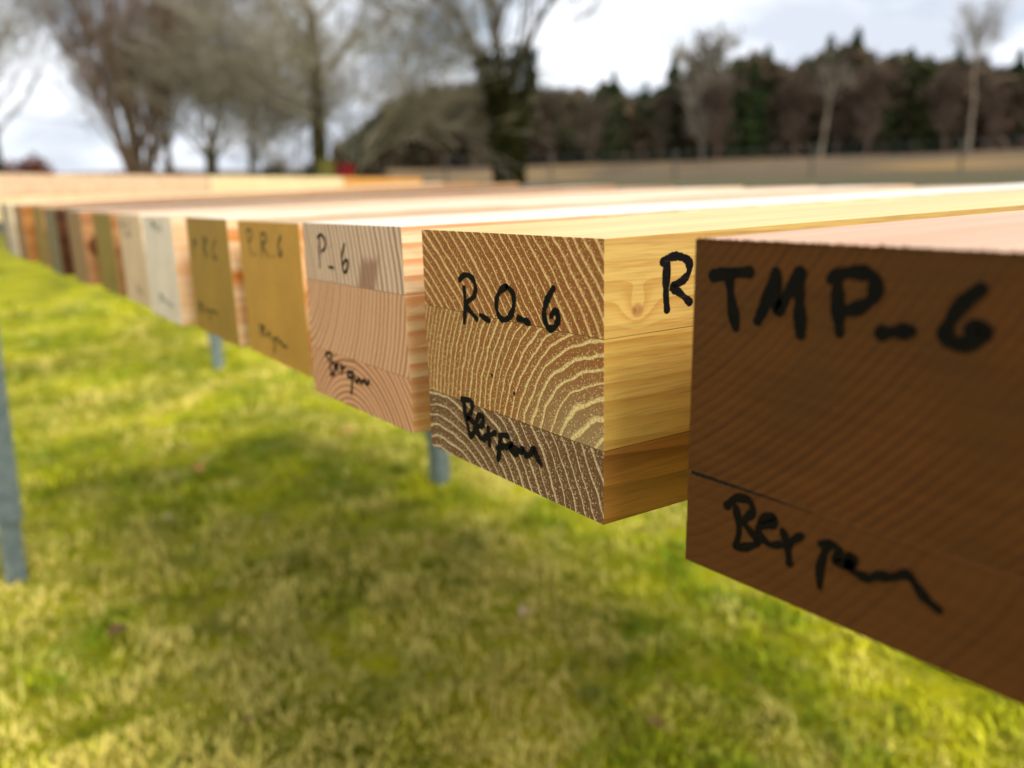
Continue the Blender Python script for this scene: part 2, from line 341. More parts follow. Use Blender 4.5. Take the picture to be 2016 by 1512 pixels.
# ---------------------------------------------------------------- beams
T = {"RO":[[[35.4,-24.1],[40.0,-21.5],[46.5,-22.2],[49.5,-26.3],[47.9,-31.3],[40.6,-35.9],[45.4,-39.8],[49.7,-42.3]],[[39.5,-28.2],[39.8,-36.5],[38.4,-45.1]],[[53.1,-40.1],[57.5,-41.3],[60.6,-42.0]],[[75.9,-24.3],[70.5,-26.8],[67.2,-31.7],[67.7,-37.0],[71.6,-40.2],[77.0,-38.6],[80.6,-33.6],[80.5,-27.5],[75.9,-24.3]],[[84.4,-38.3],[88.0,-38.7],[92.1,-39.5]],[[109.7,-22.6],[105.9,-27.2],[103.4,-32.3],[103.8,-37.2],[106.3,-40.3],[109.9,-39.4],[112.5,-36.2],[112.5,-32.8],[110.0,-32.6],[108.0,-34.7]],[[35.5,-86.7],[36.2,-94.9],[40.1,-104.9]],[[34.0,-86.4],[41.4,-85.5],[43.2,-88.7],[39.8,-94.2],[37.6,-95.2],[43.7,-96.9],[44.0,-101.6],[40.1,-105.5]],[[46.3,-98.7],[51.8,-96.3],[52.7,-92.0],[48.7,-92.3],[46.3,-97.5],[48.4,-102.9],[52.8,-103.7]],[[57.1,-96.8],[57.8,-105.4]],[[54.4,-102.1],[61.4,-98.7],[63.4,-97.7]],[[73.6,-97.0],[68.0,-98.1],[66.9,-102.0],[65.2,-111.1]],[[64.9,-105.4],[71.5,-102.6]],[[72.5,-103.0],[78.0,-99.9],[76.1,-103.2],[78.7,-104.8],[81.4,-103.5]],[[79.7,-101.7],[84.1,-102.3],[85.9,-100.2],[88.4,-102.9],[91.9,-101.4],[94.5,-98.1],[96.4,-101.4],[99.6,-104.9]]],"TMP":[[[8.4,-12.1],[14.0,-10.9],[22.8,-10.0]],[[14.8,-11.6],[16.2,-19.9],[18.4,-28.8]],[[27.0,-25.5],[30.4,-18.1],[33.0,-9.4]],[[33.0,-9.9],[33.4,-16.2],[34.6,-20.9],[37.7,-15.9],[41.5,-9.3]],[[41.5,-9.3],[42.1,-18.6],[43.1,-27.9]],[[54.1,-8.5],[55.0,-17.4],[56.2,-25.8]],[[52.3,-10.1],[55.4,-8.4],[60.6,-7.6],[65.3,-8.7],[66.2,-13.4],[62.9,-17.1],[58.4,-19.0]],[[69.3,-24.2],[73.0,-23.4],[77.2,-22.7]],[[94.3,-9.8],[90.5,-13.5],[87.6,-18.7],[86.9,-22.9],[90.0,-24.5],[94.5,-23.2],[96.3,-20.8],[94.9,-19.2],[92.9,-20.3]],[[21.6,-92.1],[23.4,-99.7],[22.3,-106.5]],[[17.9,-92.6],[21.4,-88.8],[27.0,-87.9],[28.6,-91.7],[25.4,-96.5],[31.3,-101.4],[28.6,-104.2],[22.8,-107.0]],[[32.3,-95.5],[36.9,-93.3],[37.1,-90.8],[32.8,-92.8],[31.5,-98.2],[36.0,-100.9],[39.9,-99.6]],[[40.9,-94.4],[42.8,-98.5],[44.1,-104.7]],[[42.9,-99.1],[45.4,-95.8],[47.8,-93.8]],[[57.4,-93.3],[55.4,-101.6],[55.6,-108.6]],[[55.1,-94.1],[59.2,-93.0],[61.6,-94.6],[60.1,-98.0],[64.6,-97.5],[66.7,-95.6],[64.4,-94.7],[65.2,-97.8],[67.6,-99.2],[71.4,-99.3],[74.4,-97.4],[78.5,-96.2],[82.8,-93.7],[86.0,-96.2],[88.7,-98.8],[92.7,-100.8]]],"P":[[[28.0,-8.6],[26.0,-18.8],[25.3,-29.1]],[[25.3,-9.2],[30.9,-7.5],[36.8,-11.0],[35.9,-15.8],[29.5,-18.7]],[[40.0,-28.3],[46.3,-28.5]],[[66.2,-12.6],[61.3,-20.4],[61.3,-27.6],[63.6,-30.5],[67.8,-28.2],[69.5,-24.0],[66.5,-22.2],[62.9,-24.9]],[[23.1,-89.6],[28.9,-95.1],[29.9,-104.1]],[[24.7,-88.3],[32.8,-88.2],[31.4,-93.0],[36.8,-94.9],[35.8,-100.8],[30.6,-103.4]],[[36.4,-97.3],[43.7,-92.7],[39.3,-95.7],[42.6,-99.1]],[[48.0,-93.2],[47.6,-99.9]],[[48.2,-96.5],[53.7,-94.0]],[[64.4,-96.0],[58.2,-96.5],[57.6,-99.9],[63.9,-99.4]],[[65.7,-95.3],[63.1,-103.9],[60.8,-111.0]],[[66.9,-98.3],[70.7,-101.5],[74.8,-98.1],[77.4,-100.8],[81.8,-97.9],[86.0,-100.4],[88.7,-97.3]]],"PR":[[[24.3,-9.0],[25.8,-18.1],[30.7,-30.0]],[[24.5,-8.3],[35.1,-8.0],[35.3,-14.3],[25.6,-18.8]],[[38.7,-28.5],[41.4,-29.2]],[[60.6,-10.9],[57.2,-30.1]],[[60.8,-10.2],[70.3,-10.6],[69.9,-16.7],[61.3,-19.7],[74.7,-30.0]],[[83.5,-28.2],[85.6,-28.5]],[[105.3,-11.0],[97.9,-19.0],[97.8,-26.9],[104.6,-25.3],[103.2,-22.1]],[[36.2,-91.6],[35.4,-102.0]],[[34.9,-91.7],[47.0,-92.5],[39.0,-96.4],[48.1,-100.4]],[[52.7,-98.3],[59.3,-96.1],[59.8,-101.7]],[[77.9,-98.7],[67.2,-100.1],[68.9,-104.1],[64.8,-112.6]],[[79.0,-102.1],[85.0,-100.6],[88.0,-103.7],[97.3,-103.1]]],"PB":[[[20.7,-22.7],[18.2,-41.1]],[[20.4,-23.4],[32.1,-25.1],[19.7,-31.1]],[[57.9,-20.2],[55.2,-39.3]],[[57.9,-20.2],[70.9,-22.5],[59.0,-29.6],[71.1,-39.8]],[[97.8,-21.6],[85.0,-32.6],[91.0,-40.2],[96.9,-36.0]],[[15.9,-89.8],[16.9,-99.9]],[[15.9,-89.8],[30.2,-91.4],[21.3,-95.1],[31.7,-99.8]],[[38.5,-94.8],[52.2,-96.3],[50.8,-106.3]],[[57.0,-95.8],[69.2,-93.8],[81.7,-96.7]]],"W":[[[47.2,-6.6],[45.4,-16.0]],[[46.7,-7.4],[62.3,-8.7],[47.5,-12.1]],[[72.3,-7.8],[65.1,-15.6],[78.6,-13.8]],[[86.4,-10.6],[89.5,-16.6]],[[44.8,-92.6],[45.6,-103.9]],[[44.8,-92.6],[59.9,-94.5],[47.3,-100.5]],[[64.8,-97.3],[72.2,-101.4]],[[80.2,-97.4],[90.5,-101.2],[101.9,-102.4]]],"SIDE":[[[32.2,-12.4],[31.9,-23.9],[32.7,-31.5]],[[30.3,-11.3],[33.4,-9.8],[38.5,-9.7],[43.8,-12.1],[44.3,-16.6],[40.8,-20.1],[35.4,-21.9],[39.7,-25.2],[45.1,-29.5]]]}
def ink_mat(name, c, c2, lo):
    s = NT(name); v = s.coord(); n = s.noise(s.scale(v, (1, .1, 1)), 1300, 3, .7); n2 = s.noise(v, 160, 2)
    return s.done(s.mix(s.math('MULTIPLY', s.mapr(n, lo, lo + .12), s.mapr(n2, .4, .6, .2, 1)), c, c2), .7, None, 0, .1)
ink = ink_mat('marker_ink', (12, 12, 13), (58, 46, 30), .56)
ink_dark = ink_mat('marker_ink_on_brown', (9, 8, 7), (30, 20, 10), .50)
ink_grey = NT('faded_ink').done((128, 132, 122), .6, None, 0, .3)
glue = NT('glue_line').done((60, 36, 14), .6)

def cat(P, n=7):
    if len(P) < 3: 
        a, b = P; return [(a[0] + (b[0] - a[0]) * i / n, a[1] + (b[1] - a[1]) * i / n) for i in range(n + 1)]
    Q = [P[0]] + P + [P[-1]]; out = []
    for i in range(1, len(Q) - 2):
        for k in range(n):
            t = k / n; r = []
            for c in (0, 1):
                p0, p1, p2, p3 = Q[i - 1][c], Q[i][c], Q[i + 1][c], Q[i + 2][c]
                r.append(.5 * (2 * p1 + (p2 - p0) * t + (2 * p0 - 5 * p1 + 4 * p2 - p3) * t * t + (3 * p1 - p0 - 3 * p2 + p3) * t ** 3))
            out.append(tuple(r))
    out.append(tuple(P[-1])); return out
def writing(parent, strokes, wid, place, mat, name='handwriting', seed=1):
    """felt-tip strokes: each a flat ribbon with round ends, a hair proud of the wood"""
    rnd = random.Random(seed); V = []; Fc = []
    for si, S in enumerate(strokes):
        S = [(a / 1000, b / 1000) for a, b in S]; P = cat(S); h0 = .00010 + .00004 * si
        N = len(P); rw = [wid / 2 * (1 + .16 * math.sin(i * .55 + si * 2) + rnd.uniform(-.13, .13)) * (.82 + .18 * min(1, (N - i) / 6)) for i in range(N)]
        base = len(V)
        for i, (a, b) in enumerate(P):
            p, q = P[max(0, i - 1)], P[min(N - 1, i + 1)]
            tx, ty = q[0] - p[0], q[1] - p[1]; l = math.hypot(tx, ty) or 1; nx, ny = -ty / l, tx / l
            V.append(place(a + nx * rw[i], b + ny * rw[i], h0)); V.append(place(a - nx * rw[i], b - ny * rw[i], h0))
        for i in range(N - 1):
            k = base + 2 * i; Fc.append((k, k + 1, k + 3, k + 2))
        for e, (a, b) in ((0, P[0]), (N - 1, P[-1])):
            b0 = len(V)
            for k in range(12):
                t = 2 * math.pi * k / 12; V.append(place(a + math.cos(t) * rw[e] * 1.03, b + math.sin(t) * rw[e] * 1.03, h0 + .00002))
            Fc.append(tuple(range(b0, b0 + 12)))
    return mesh(name, V, Fc, mat, parent)

BEAM_L = 1.12
def beam(label, cat_, y, TL, TR, BL, BR, a, b, lam, woods, group='timber test beams lying side by side on the steel rack', L_=BEAM_L, chamf=.0007, rough_edge=0):
    """lam: fractions down the face where the lamellae are glued; woods: [end, side] per lamella"""
    root = empty('timber_beam', (TL[0], y, TL[1] + GZ))
    tag(root, label, cat_, group)
    D = Vector((math.tan(rad(a)), 1, math.tan(rad(b)))) * L_
    def pt(s, t):
        x0 = TL[0] + (BL[0] - TL[0]) * t; x1 = TR[0] + (BR[0] - TR[0]) * t
        z0 = TL[1] + (BL[1] - TL[1]) * t; z1 = TR[1] + (BR[1] - TR[1]) * t
        return Vector((x0 + (x1 - x0) * s - TL[0], 0, z0 + (z1 - z0) * s - TL[1]))
    fr = [0] + list(lam) + [1]
    for i in range(len(fr) - 1):
        e = .0012 / 2 / .12 if len(fr) > 2 else 0
        gj = .0003 if len(fr) == 3 else .0010; t0 = fr[i] + (gj if i else 0); t1 = fr[i + 1] - (gj if i < len(fr) - 2 else 0)
        bm = bmesh.new(); f = [pt(0, t0), pt(1, t0), pt(1, t1), pt(0, t1)]
        hexa(bm, f + [p + D for p in f])
        bmesh.ops.recalc_face_normals(bm, faces=bm.faces)
        bmesh.ops.bevel(bm, geom=list(bm.edges), offset=chamf if len(fr) == 2 else (.00003 if len(fr) == 3 else .00022), segments=2, profile=.6, affect='EDGES')
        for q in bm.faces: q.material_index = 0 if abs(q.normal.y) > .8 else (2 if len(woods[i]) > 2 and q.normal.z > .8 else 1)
        bm_obj('lamella', bm, woods[i], root) if len(fr) > 2 else bm_obj('beam_body', bm, woods[i], root)
    if rough_edge:
        # splinters and fuzz standing along the sawn top edge
        rnd = random.Random(3); V = []; Fc = []
        w = (TR[0] - TL[0])
        for k in range(rough_edge):
            s_ = rnd.random(); p = pt(s_, 0); p.y = rnd.uniform(-.0004, .0014); hh = rnd.choice([.0001, .0002, .0003, .0003, .0008]) * rnd.uniform(.4, 1.2)
            ww = rnd.uniform(.0002, .0006); b0 = len(V)
            V += [(p.x - ww, p.y, p.z - .0008), (p.x + ww, p.y, p.z - .0008), (p.x + rnd.uniform(-ww, ww), p.y - rnd.uniform(0, .0006), p.z + hh), (p.x, p.y + .0012, p.z - .0006)]
            Fc += [(b0, b0 + 1, b0 + 2), (b0 + 1, b0 + 3, b0 + 2), (b0 + 3, b0, b0 + 2)]
        o = mesh('splinters', V, Fc, woods[0][0], root)
    return root
def face_place(a, b, h): return (a, -h, b)

tanRO = math.tan(rad(6))
# the near dark thermally treated beam
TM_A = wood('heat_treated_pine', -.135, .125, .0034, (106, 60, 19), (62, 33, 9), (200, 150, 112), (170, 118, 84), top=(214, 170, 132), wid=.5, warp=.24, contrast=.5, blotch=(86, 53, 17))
TM_B = wood('heat_treated_pine_lower', -.05, -.02, .0040, (100, 57, 19), (68, 38, 11), (214, 160, 120), (186, 130, 94), wid=.5, warp=.25, contrast=.2)
r0 = beam('dark brown heat treated beam marked TMP_6, nearest to the camera', 'beam', .2174, (-.1876, -.0172), (-.0476, -.0175), (-.1883, -.1372), (-.0483, -.1354), 3, .6,
          (.705,), [TM_A, TM_B], rough_edge=900)
writing(r0, T['TMP'][:9], .0042, face_place, ink_dark, seed=2); writing(r0, T['TMP'][9:], .0030, face_place, ink_dark, seed=13)
# open glue joint
V = []; Fc = []; rnd = random.Random(9); n = 60
for i in range(n + 1):
    x = .001 + .052 * i / n; w = .00065 * (1 - i / n) ** .7 * (.8 + rnd.random() * .5) + .00004; zc = -.0846 + rnd.uniform(-.00008, .00008)
    V += [(x, -.00012, zc + w), (x, -.00012, zc - w)]
for i in range(n): k = 2 * i; Fc.append((k, k + 1, k + 3, k + 2))
mesh('open_joint', V, Fc, NT('joint_shadow').done((8, 5, 3), .9), r0)

# robinia / ring porous beam in focus
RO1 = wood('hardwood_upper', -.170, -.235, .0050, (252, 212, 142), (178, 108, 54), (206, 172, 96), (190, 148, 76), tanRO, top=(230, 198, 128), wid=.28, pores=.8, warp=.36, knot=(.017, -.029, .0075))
RO2 = wood('hardwood_middle', .147, -.100, .0065, (255, 226, 156), (184, 116, 62), (204, 166, 86), (186, 142, 66), tanRO, p=1.5, wid=.26, pores=.85, warp=.5, blotch_at=(.128, -.098, .05, (168, 148, 108)))
RO3 = wood('hardwood_lower', .010, -.165, .0058, (240, 212, 166), (132, 90, 58), (158, 104, 46), (116, 72, 28), tanRO, wid=.22, pores=.85, warp=.42, contrast=.9)
r1 = beam('golden brown hardwood beam marked R_O_6 with bold curved growth rings, in sharp focus', 'beam', .2179, (-.3755, -.0180), (-.2343, -.0186), (-.3759, -.1377), (-.2342, -.1389), 6, .85,
          (.335, .728), [RO1, RO2, RO3], rough_edge=0)
writing(r1, T['RO'], .0031, face_place, ink, seed=4)
x1 = .1412
def side_place(s, t, h):
    return (x1 + s * tanRO + h, s, t - .0006 + s * math.tan(rad(.85)))
writing(r1, T['SIDE'], .0036, side_place, ink, name='handwriting_on_side', seed=5)
# two worm holes
for hx, hz in ((.0615, -.0690), (.0795, -.0748)):
    V = [(hx + math.cos(t) * .0009 * (1 + .3 * math.sin(3 * t)), -.00015, hz + math.sin(t) * .0011) for t in [k * math.pi / 6 for k in range(12)]]
    mesh('worm_hole', V, [tuple(range(12))], NT('worm_hole_dark').done((44, 14, 8), .9), r1)

# pale softwood
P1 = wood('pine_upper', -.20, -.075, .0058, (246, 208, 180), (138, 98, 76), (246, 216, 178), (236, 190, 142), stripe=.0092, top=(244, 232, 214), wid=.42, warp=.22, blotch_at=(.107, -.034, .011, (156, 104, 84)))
P2 = wood('pine_middle', -.040, -.015, .0050, (244, 188, 146), (158, 100, 70), (242, 206, 160), (232, 178, 126), stripe=.0098, wid=.45, warp=.22)
P3 = wood('pine_lower', .062, -.158, .0044, (242, 180, 138), (148, 86, 56), (226, 176, 124), (212, 152, 100), stripe=.008, wid=.42, warp=.22)
r2 = beam('pale pinkish softwood beam marked P_6, between the golden hardwood beam and an olive one', 'beam', .2198, (-.5423, -.0170), (-.4012, -.0172), (-.5445, -.1374), (-.4000, -.1370), 4, .7,
          (.32, .725), [P1, P2, P3], rough_edge=0)
writing(r2, T['P'], .0022, face_place, ink, seed=6)

def plain_board(name, face, side_l, side_d, top=None):
    s = NT(name + '_end'); co = s.coord(); n = s.noise(co, 12, 4, .6); n2 = s.noise(co, 300, 2, .6)
    c = s.mix(s.mapr(n, .35, .65), tuple(int(v * .9) for v in face), face); c = s.mix(s.mapr(n2, .4, .7, 0, .25), c, tuple(int(v * .7) for v in face))
    me = s.done(c, .6, n2, .0001, .25)
    s = NT(name + '_side'); co = s.scale(s.coord(), (1, .06, 1)); n = s.noise(co, 60, 3, .6)
    ms = s.done(s.mix(s.mapr(n, .38, .62), side_d, side_l), .55, n, .0001, .25)
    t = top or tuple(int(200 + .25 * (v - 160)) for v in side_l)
    mt = lit_top_wood(name, t)
    return [me, ms, mt]
GR = 'timber test beams lying side by side on the steel rack'
ORG = ((236, 168, 96), (206, 122, 50))
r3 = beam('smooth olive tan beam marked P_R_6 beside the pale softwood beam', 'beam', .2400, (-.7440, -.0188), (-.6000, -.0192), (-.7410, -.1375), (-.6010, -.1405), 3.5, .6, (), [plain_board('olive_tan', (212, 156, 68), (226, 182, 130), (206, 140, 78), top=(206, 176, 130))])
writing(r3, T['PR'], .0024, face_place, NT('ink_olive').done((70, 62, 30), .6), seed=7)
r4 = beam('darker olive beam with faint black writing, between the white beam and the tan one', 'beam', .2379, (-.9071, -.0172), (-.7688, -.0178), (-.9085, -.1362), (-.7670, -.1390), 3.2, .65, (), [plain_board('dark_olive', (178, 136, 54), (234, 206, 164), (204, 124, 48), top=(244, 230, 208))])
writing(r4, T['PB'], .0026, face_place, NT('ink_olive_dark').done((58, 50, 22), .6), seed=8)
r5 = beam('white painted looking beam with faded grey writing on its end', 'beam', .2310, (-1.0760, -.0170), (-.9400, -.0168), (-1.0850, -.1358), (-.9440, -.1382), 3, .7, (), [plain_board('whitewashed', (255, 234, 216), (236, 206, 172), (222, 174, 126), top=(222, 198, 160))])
writing(r5, T['W'], .0030, face_place, ink_grey, seed=9)
extra = [
 # label, x left, y, z, end colour, side light, side dark, pitch
 ('pale buff beam pressed against the left of the white beam', -1.253, .2370, -.0160, (240, 204, 168), (250, 232, 206), (226, 190, 150), .8),
 ('olive brown beam with an orange side, left of the pale buff one', -1.430, .2350, -.0148, (158, 130, 56), (176, 128, 82), (148, 98, 56), .95),
 ('greyish brown beam with an orange side and a dark knot', -1.608, .2235, -.0118, (166, 128, 86), (184, 134, 90), (158, 106, 64), 1.1),
 ('grey ended beam with a very dark brown side', -1.788, .2110, -.0080, (132, 118, 86), (84, 48, 22), (62, 32, 12), 1.25),
 ('olive yellow beam just left of the dark brown one', -1.965, .2120, -.0038, (164, 132, 60), (190, 140, 80), (160, 104, 50), 1.4),
 ('dull brown ended beam with a bright orange side near the left end', -2.142, .1945, -.0005, (150, 118, 74), (180, 124, 66), (152, 94, 42), 1.5),
 ('cream coloured beam, last but one at the left end of the row', -2.320, .1920, .0020, (232, 212, 180), (240, 220, 190), (222, 190, 150), 1.55),
 ('dull tan beam cut by the left edge of the photo, last in the row', -2.498, .1970, .0035, (176, 148, 108), (206, 170, 120), (180, 140, 92), 1.6)]
roots = [r0, r1, r2, r3, r4, r5]
for i, (lb, x, y, z, e, sl, sd_, pit) in enumerate(extra):
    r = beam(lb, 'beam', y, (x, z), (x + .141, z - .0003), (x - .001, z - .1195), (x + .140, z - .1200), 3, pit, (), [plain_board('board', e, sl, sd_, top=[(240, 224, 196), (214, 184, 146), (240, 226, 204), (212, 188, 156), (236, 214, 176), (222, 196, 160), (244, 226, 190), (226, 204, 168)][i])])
    roots.append(r)
    if i == 0:
        writing(r, [[(20, -10), (22, -28)], [(22, -10), (36, -14), (24, -20)], [(40, -28), (52, -28)], [(66, -10), (58, -22), (66, -30), (72, -22)], [(70, -92), (74, -104)], [(78, -98), (96, -104)]], .0032, face_place, NT('ink_buff').done((70, 66, 60), .6), seed=11)
    if i == 2:
        s = NT('knot_dark'); mk = s.done(s.mix(s.mapr(s.noise(s.coord(), 80), .4, .6), (84, 44, 20), (122, 66, 30)), .6)
        V = [(.1412 + .001 + (.0316 + .026 * math.cos(t)) * math.tan(rad(3)), .0316 + .026 * math.cos(t), -.058 + .020 * math.sin(t)) for t in [k * math.pi / 10 for k in range(20)]]
        mesh('knot', V, [tuple(range(20))], mk, r)
    if i == 1:
        writing(r, [[(80, -92), (84, -104)], [(86, -96), (110, -104)]], .0032, face_place, NT('ink_brown').done((90, 78, 40), .6), seed=12)

# ---------------------------------------------------------------- steel rack
s = NT('galvanised_steel'); co = s.coord(); v_ = s.n('ShaderNodeTexVoronoi'); s.l(co, v_.inputs['Vector']); v_.inputs['Scale'].default_value = 60
sepc = s.n('ShaderNodeSeparateColor'); s.l(v_.outputs['Color'], sepc.inputs[0])
nn = s.noise(s.scale(co, (3, 3, .5)), 6, 4)
steel_c = s.mix(sepc.outputs[0], (116, 132, 146), (142, 157, 170)); steel_c = s.mix(s.mapr(nn, .5, .7, 0, .5), steel_c, (176, 190, 202))
s.b.inputs['Metallic'].default_value = .55
STEEL = s.done(steel_c, .42, nn, .0004, .5)

# bottoms of the beams along a rail line
def rail_profile(yr, xs):
    pts = []
    for r in roots:
        me = [c for c in r.children if c.name.startswith(('lamella', 'beam_body'))][-1]
        x = r.location.x + .07; pts.append((x, r))
    return pts
pit = [.6, .85, .7, .6, .65, .7] + [e[7] for e in extra]
def rail(yr, name='rail'):
    P = []
    for r, p in zip(roots, pit):
        P.append((r.location.x + .07, r.location.z - .1205 + (yr - r.location.y) * math.tan(rad(p)) - .0008))
    P.sort()
    # upper envelope from below: the rail touches the lowest beams
    xs = [-4.75, -2.6] + [p[0] for p in P] + [.38]
    lo = [P[0][1] + .02, P[0][1]] + [p[1] for p in P] + [P[-1][1]]
    # straight pieces between a few joints
    J = [-4.75, -2.5, -1.25, .38]; ZJ = []
    fz = lambda x: float(np.interp(x, xs, lo))
    ZJ = [fz(x) for x in J]
    for _ in range(60):
        for x, z in zip(xs, lo):
            zz = float(np.interp(x, J, ZJ))
            if zz > z:
                k = min(range(4), key=lambda q: abs(J[q] - x)); ZJ[k] -= (zz - z) * .6
    ZJ[0] = ZJ[1] + .012
    return J, ZJ
rack = empty('steel_rack', (-1.0, .8, 0)); tag(rack, 'galvanised grey steel rack with legs standing in the grass, carrying the row of beams', 'rack')
def chan(bm, p0, p1, w, d, t, side):
    """C-channel from p0 to p1, w wide along x-ish side vector, d deep along depth vector"""
    p0, p1 = Vector(p0), Vector(p1); ax = (p1 - p0).normalized(); sv = (side - ax * side.dot(ax)).normalized(); dv = ax.cross(sv)
    prof = [(-w / 2, -d / 2), (w / 2, -d / 2), (w / 2, d / 2), (w / 2 - .012, d / 2), (w / 2 - .012, d / 2 - t), (w / 2 - t, d / 2 - t), (w / 2 - t, -d / 2 + t),
            (-w / 2 + t, -d / 2 + t), (-w / 2 + t, d / 2 - t), (-w / 2 + .012, d / 2 - t), (-w / 2 + .012, d / 2), (-w / 2, d / 2)]
    a = [bm.verts.new(p0 + sv * u + dv * v) for u, v in prof]; b = [bm.verts.new(p1 + sv * u + dv * v) for u, v in prof]
    n = len(prof)
    for i in range(n): bm.faces.new((a[i], a[(i + 1) % n], b[(i + 1) % n], b[i]))
    for quad in ((0, 1, 6, 7), (1, 2, 5, 6), (2, 3, 4, 5), (0, 7, 8, 11), (8, 9, 10, 11)):
        bm.faces.new([a[i] for i in quad][::-1]); bm.faces.new([b[i] for i in quad])
for yr in (.42, 1.08):
    J, ZJ = rail(yr)
    bm = bmesh.new()
    for k in range(3):
        chan(bm, (J[k], yr, ZJ[k] - .0215), (J[k + 1] - .002, yr, ZJ[k + 1] - .0215), .041, .041, .0025, Vector((0, 0, 1)) if False else Vector((0, 1, 0)))
    bmesh.ops.recalc_face_normals(bm, faces=bm.faces)
    o = bm_obj('rail', bm, STEEL, rack); o.matrix_parent_inverse = rack.matrix_world.inverted(); o.location = -Vector((-1.0, .8, 0)); o.matrix_parent_inverse = Matrix()
    top = lambda x, J=J, ZJ=ZJ: float(np.interp(x, J, ZJ)) - .043
# two end frames: legs with a bearer across their tops that the rails lie on
J0, Z0 = rail(.42); J1, Z1 = rail(1.08)
for fx, fy0, fx1, with_front in ((-2.237, .078, -2.237, False), (-4.62, .30, -4.70, False)):
    za = float(np.interp(fx, J0, Z0)) - .0435; zb = float(np.interp(fx, J1, Z1)) - .0435
    if not with_front: za = zb
    bm = bmesh.new(); slope = (zb - za) / .66
    y0 = .06 if with_front else .38; y1 = 1.37
    p0 = Vector((fx, y0, za + slope * (y0 - .42) - .021)); p1 = Vector((fx1, y1, za + slope * (y1 - .42) - .021))
    chan(bm, p0, p1, .05, .041, .003, Vector((1, 0, 0))); bmesh.ops.recalc_face_normals(bm, faces=bm.faces)
    o = bm_obj('bearer', bm, STEEL, rack); o.location = -Vector((-1.0, .8, 0))
    legs = [(Vector((fx1, 1.32, 0)), Vector((fx1 + .01, 1.32, p1.z - .022)))]
    if with_front: legs.append((Vector((fx, fy0, 0)), Vector((fx + .05, fy0 + .03, p0.z - .022))))
    for a_, b_ in legs:
        a_.z = hgt(a_.x, a_.y) - .06
        for nm, q0, w in (('leg', 0, .060), ('leg_sleeve', .26, .074)):
            bm = bmesh.new(); chan(bm, a_ + (b_ - a_) * q0, b_, w, w * .8, .003, Vector((1, 0, 0)))
            bmesh.ops.recalc_face_normals(bm, faces=bm.faces)
            o2 = bm_obj(nm, bm, STEEL, rack); o2.location = -Vector((-1.0, .8, 0))

fr2 = empty('steel_trestle', (-2.327, .078, 0)); tag(fr2, 'galvanised steel trestle whose leg stands in the grass at the left edge', 'trestle')
def part_at(nm, bm, root):
    bmesh.ops.recalc_face_normals(bm, faces=bm.faces); return bm_obj(nm, bm, STEEL, root)
zb = hgt(-2.327, .078)
for lx, nm in ((0, 'leg'), (-1.6, 'leg')):
    a_ = Vector((lx, 0, zb - .06)); b_ = Vector((lx + .05 * (lx == 0), .03, .80))
    bm = bmesh.new(); chan(bm, a_, b_, .060, .048, .003, Vector((1, 0, 0))); part_at('leg', bm, fr2)
    bm = bmesh.new(); chan(bm, a_ + (b_ - a_) * .27, b_, .076, .060, .003, Vector((1, 0, 0))); part_at('leg_sleeve', bm, fr2)
    for q in (.33, .40):
        p = a_ + (b_ - a_) * q; bm = bmesh.new(); bmesh.ops.create_cone(bm, cap_ends=True, segments=6, radius1=.009, radius2=.009, depth=.008, matrix=Matrix.Translation(p + Vector((0, -.034, 0))) @ Matrix.Rotation(rad(90), 4, 'X')); part_at('bolt', bm, fr2)
bm = bmesh.new(); chan(bm, (-1.66, .03, .824), (.09, .03, .824), .05, .045, .003, Vector((0, 1, 0))); part_at('rail', bm, fr2)

# ---------------------------------------------------------------- second rack, with higher timber, further left
p_a = at(-170, 340, 3.9); p_a.z = GZ + .16
A0 = at(0, 342, 4.3); A1 = at(830, 351, 8.3)
A0.z = GZ + (A0.z - GZ); dirB = (A1 - A0); LB = dirB.length; dirB.normalize()
side = Vector((-dirB.y, dirB.x, 0)).normalized()
if side.x > 0: side = -side                       # away from the camera
A_ = A0 - dirB * 1.0
def far_board(name, s0, s1, off, dz0, h, w, mats, label, group=None):
    o = empty(name, A_ + dirB * s0 + side * off + Vector((0, 0, dz0)))
    bm = bmesh.new(); P = []
    for s_ in (0, s1 - s0):
        for (q, zz) in ((0, 0), (w, 0), (w, -h), (0, -h)):
            P.append(dirB * s_ + side * q + Vector((0, 0, zz)))
    hexa(bm, P); bmesh.ops.recalc_face_normals(bm, faces=bm.faces); bmesh.ops.bevel(bm, geom=list(bm.edges), offset=.002, segments=1, affect='EDGES')
    for q in bm.faces: q.material_index = 0 if abs(q.normal.dot(dirB)) > .8 else 1
    bm_obj('beam_body', bm, mats, o); tag(o, label, 'beam', group); return o
GB = 'long boards on the far second rack'
PB1 = plain_board('pink_buff', (222, 190, 160), (240, 206, 172), (216, 176, 142))
PB2 = plain_board('cream', (230, 206, 168), (250, 228, 186), (236, 200, 148))
PB3 = plain_board('orange_wood', (220, 160, 90), (228, 168, 90), (206, 140, 64))
TL_ = 1.0 + LB
far_board('timber_board', 0, 1.0 + LB * .30, 0, 0, .095, .14, PB1, 'pinkish buff board on the far rack, at the left edge of the photo', GB)
far_board('timber_board', 1.0 + LB * .305, 1.0 + LB * .66, 0, 0, .095, .14, PB2, 'cream board in the middle of the far rack, left of the orange one', GB)
far_board('timber_board', 1.0 + LB * .665, TL_, 0, 0, .115, .14, PB3, 'orange board at the right end of the far rack, below the red box', GB)
far_board('timber_board', -.2, 1.0 + LB * .66, .002, -.0965, .11, .14, PB2, 'long cream board lying under the pinkish and cream ones on the far rack', GB)
rb = empty('steel_rack', A_ + dirB * (TL_ / 2)); tag(rb, 'second steel rack farther left, holding the long boards above eye level', 'rack')
rb.location.z = 0
bm = bmesh.new()
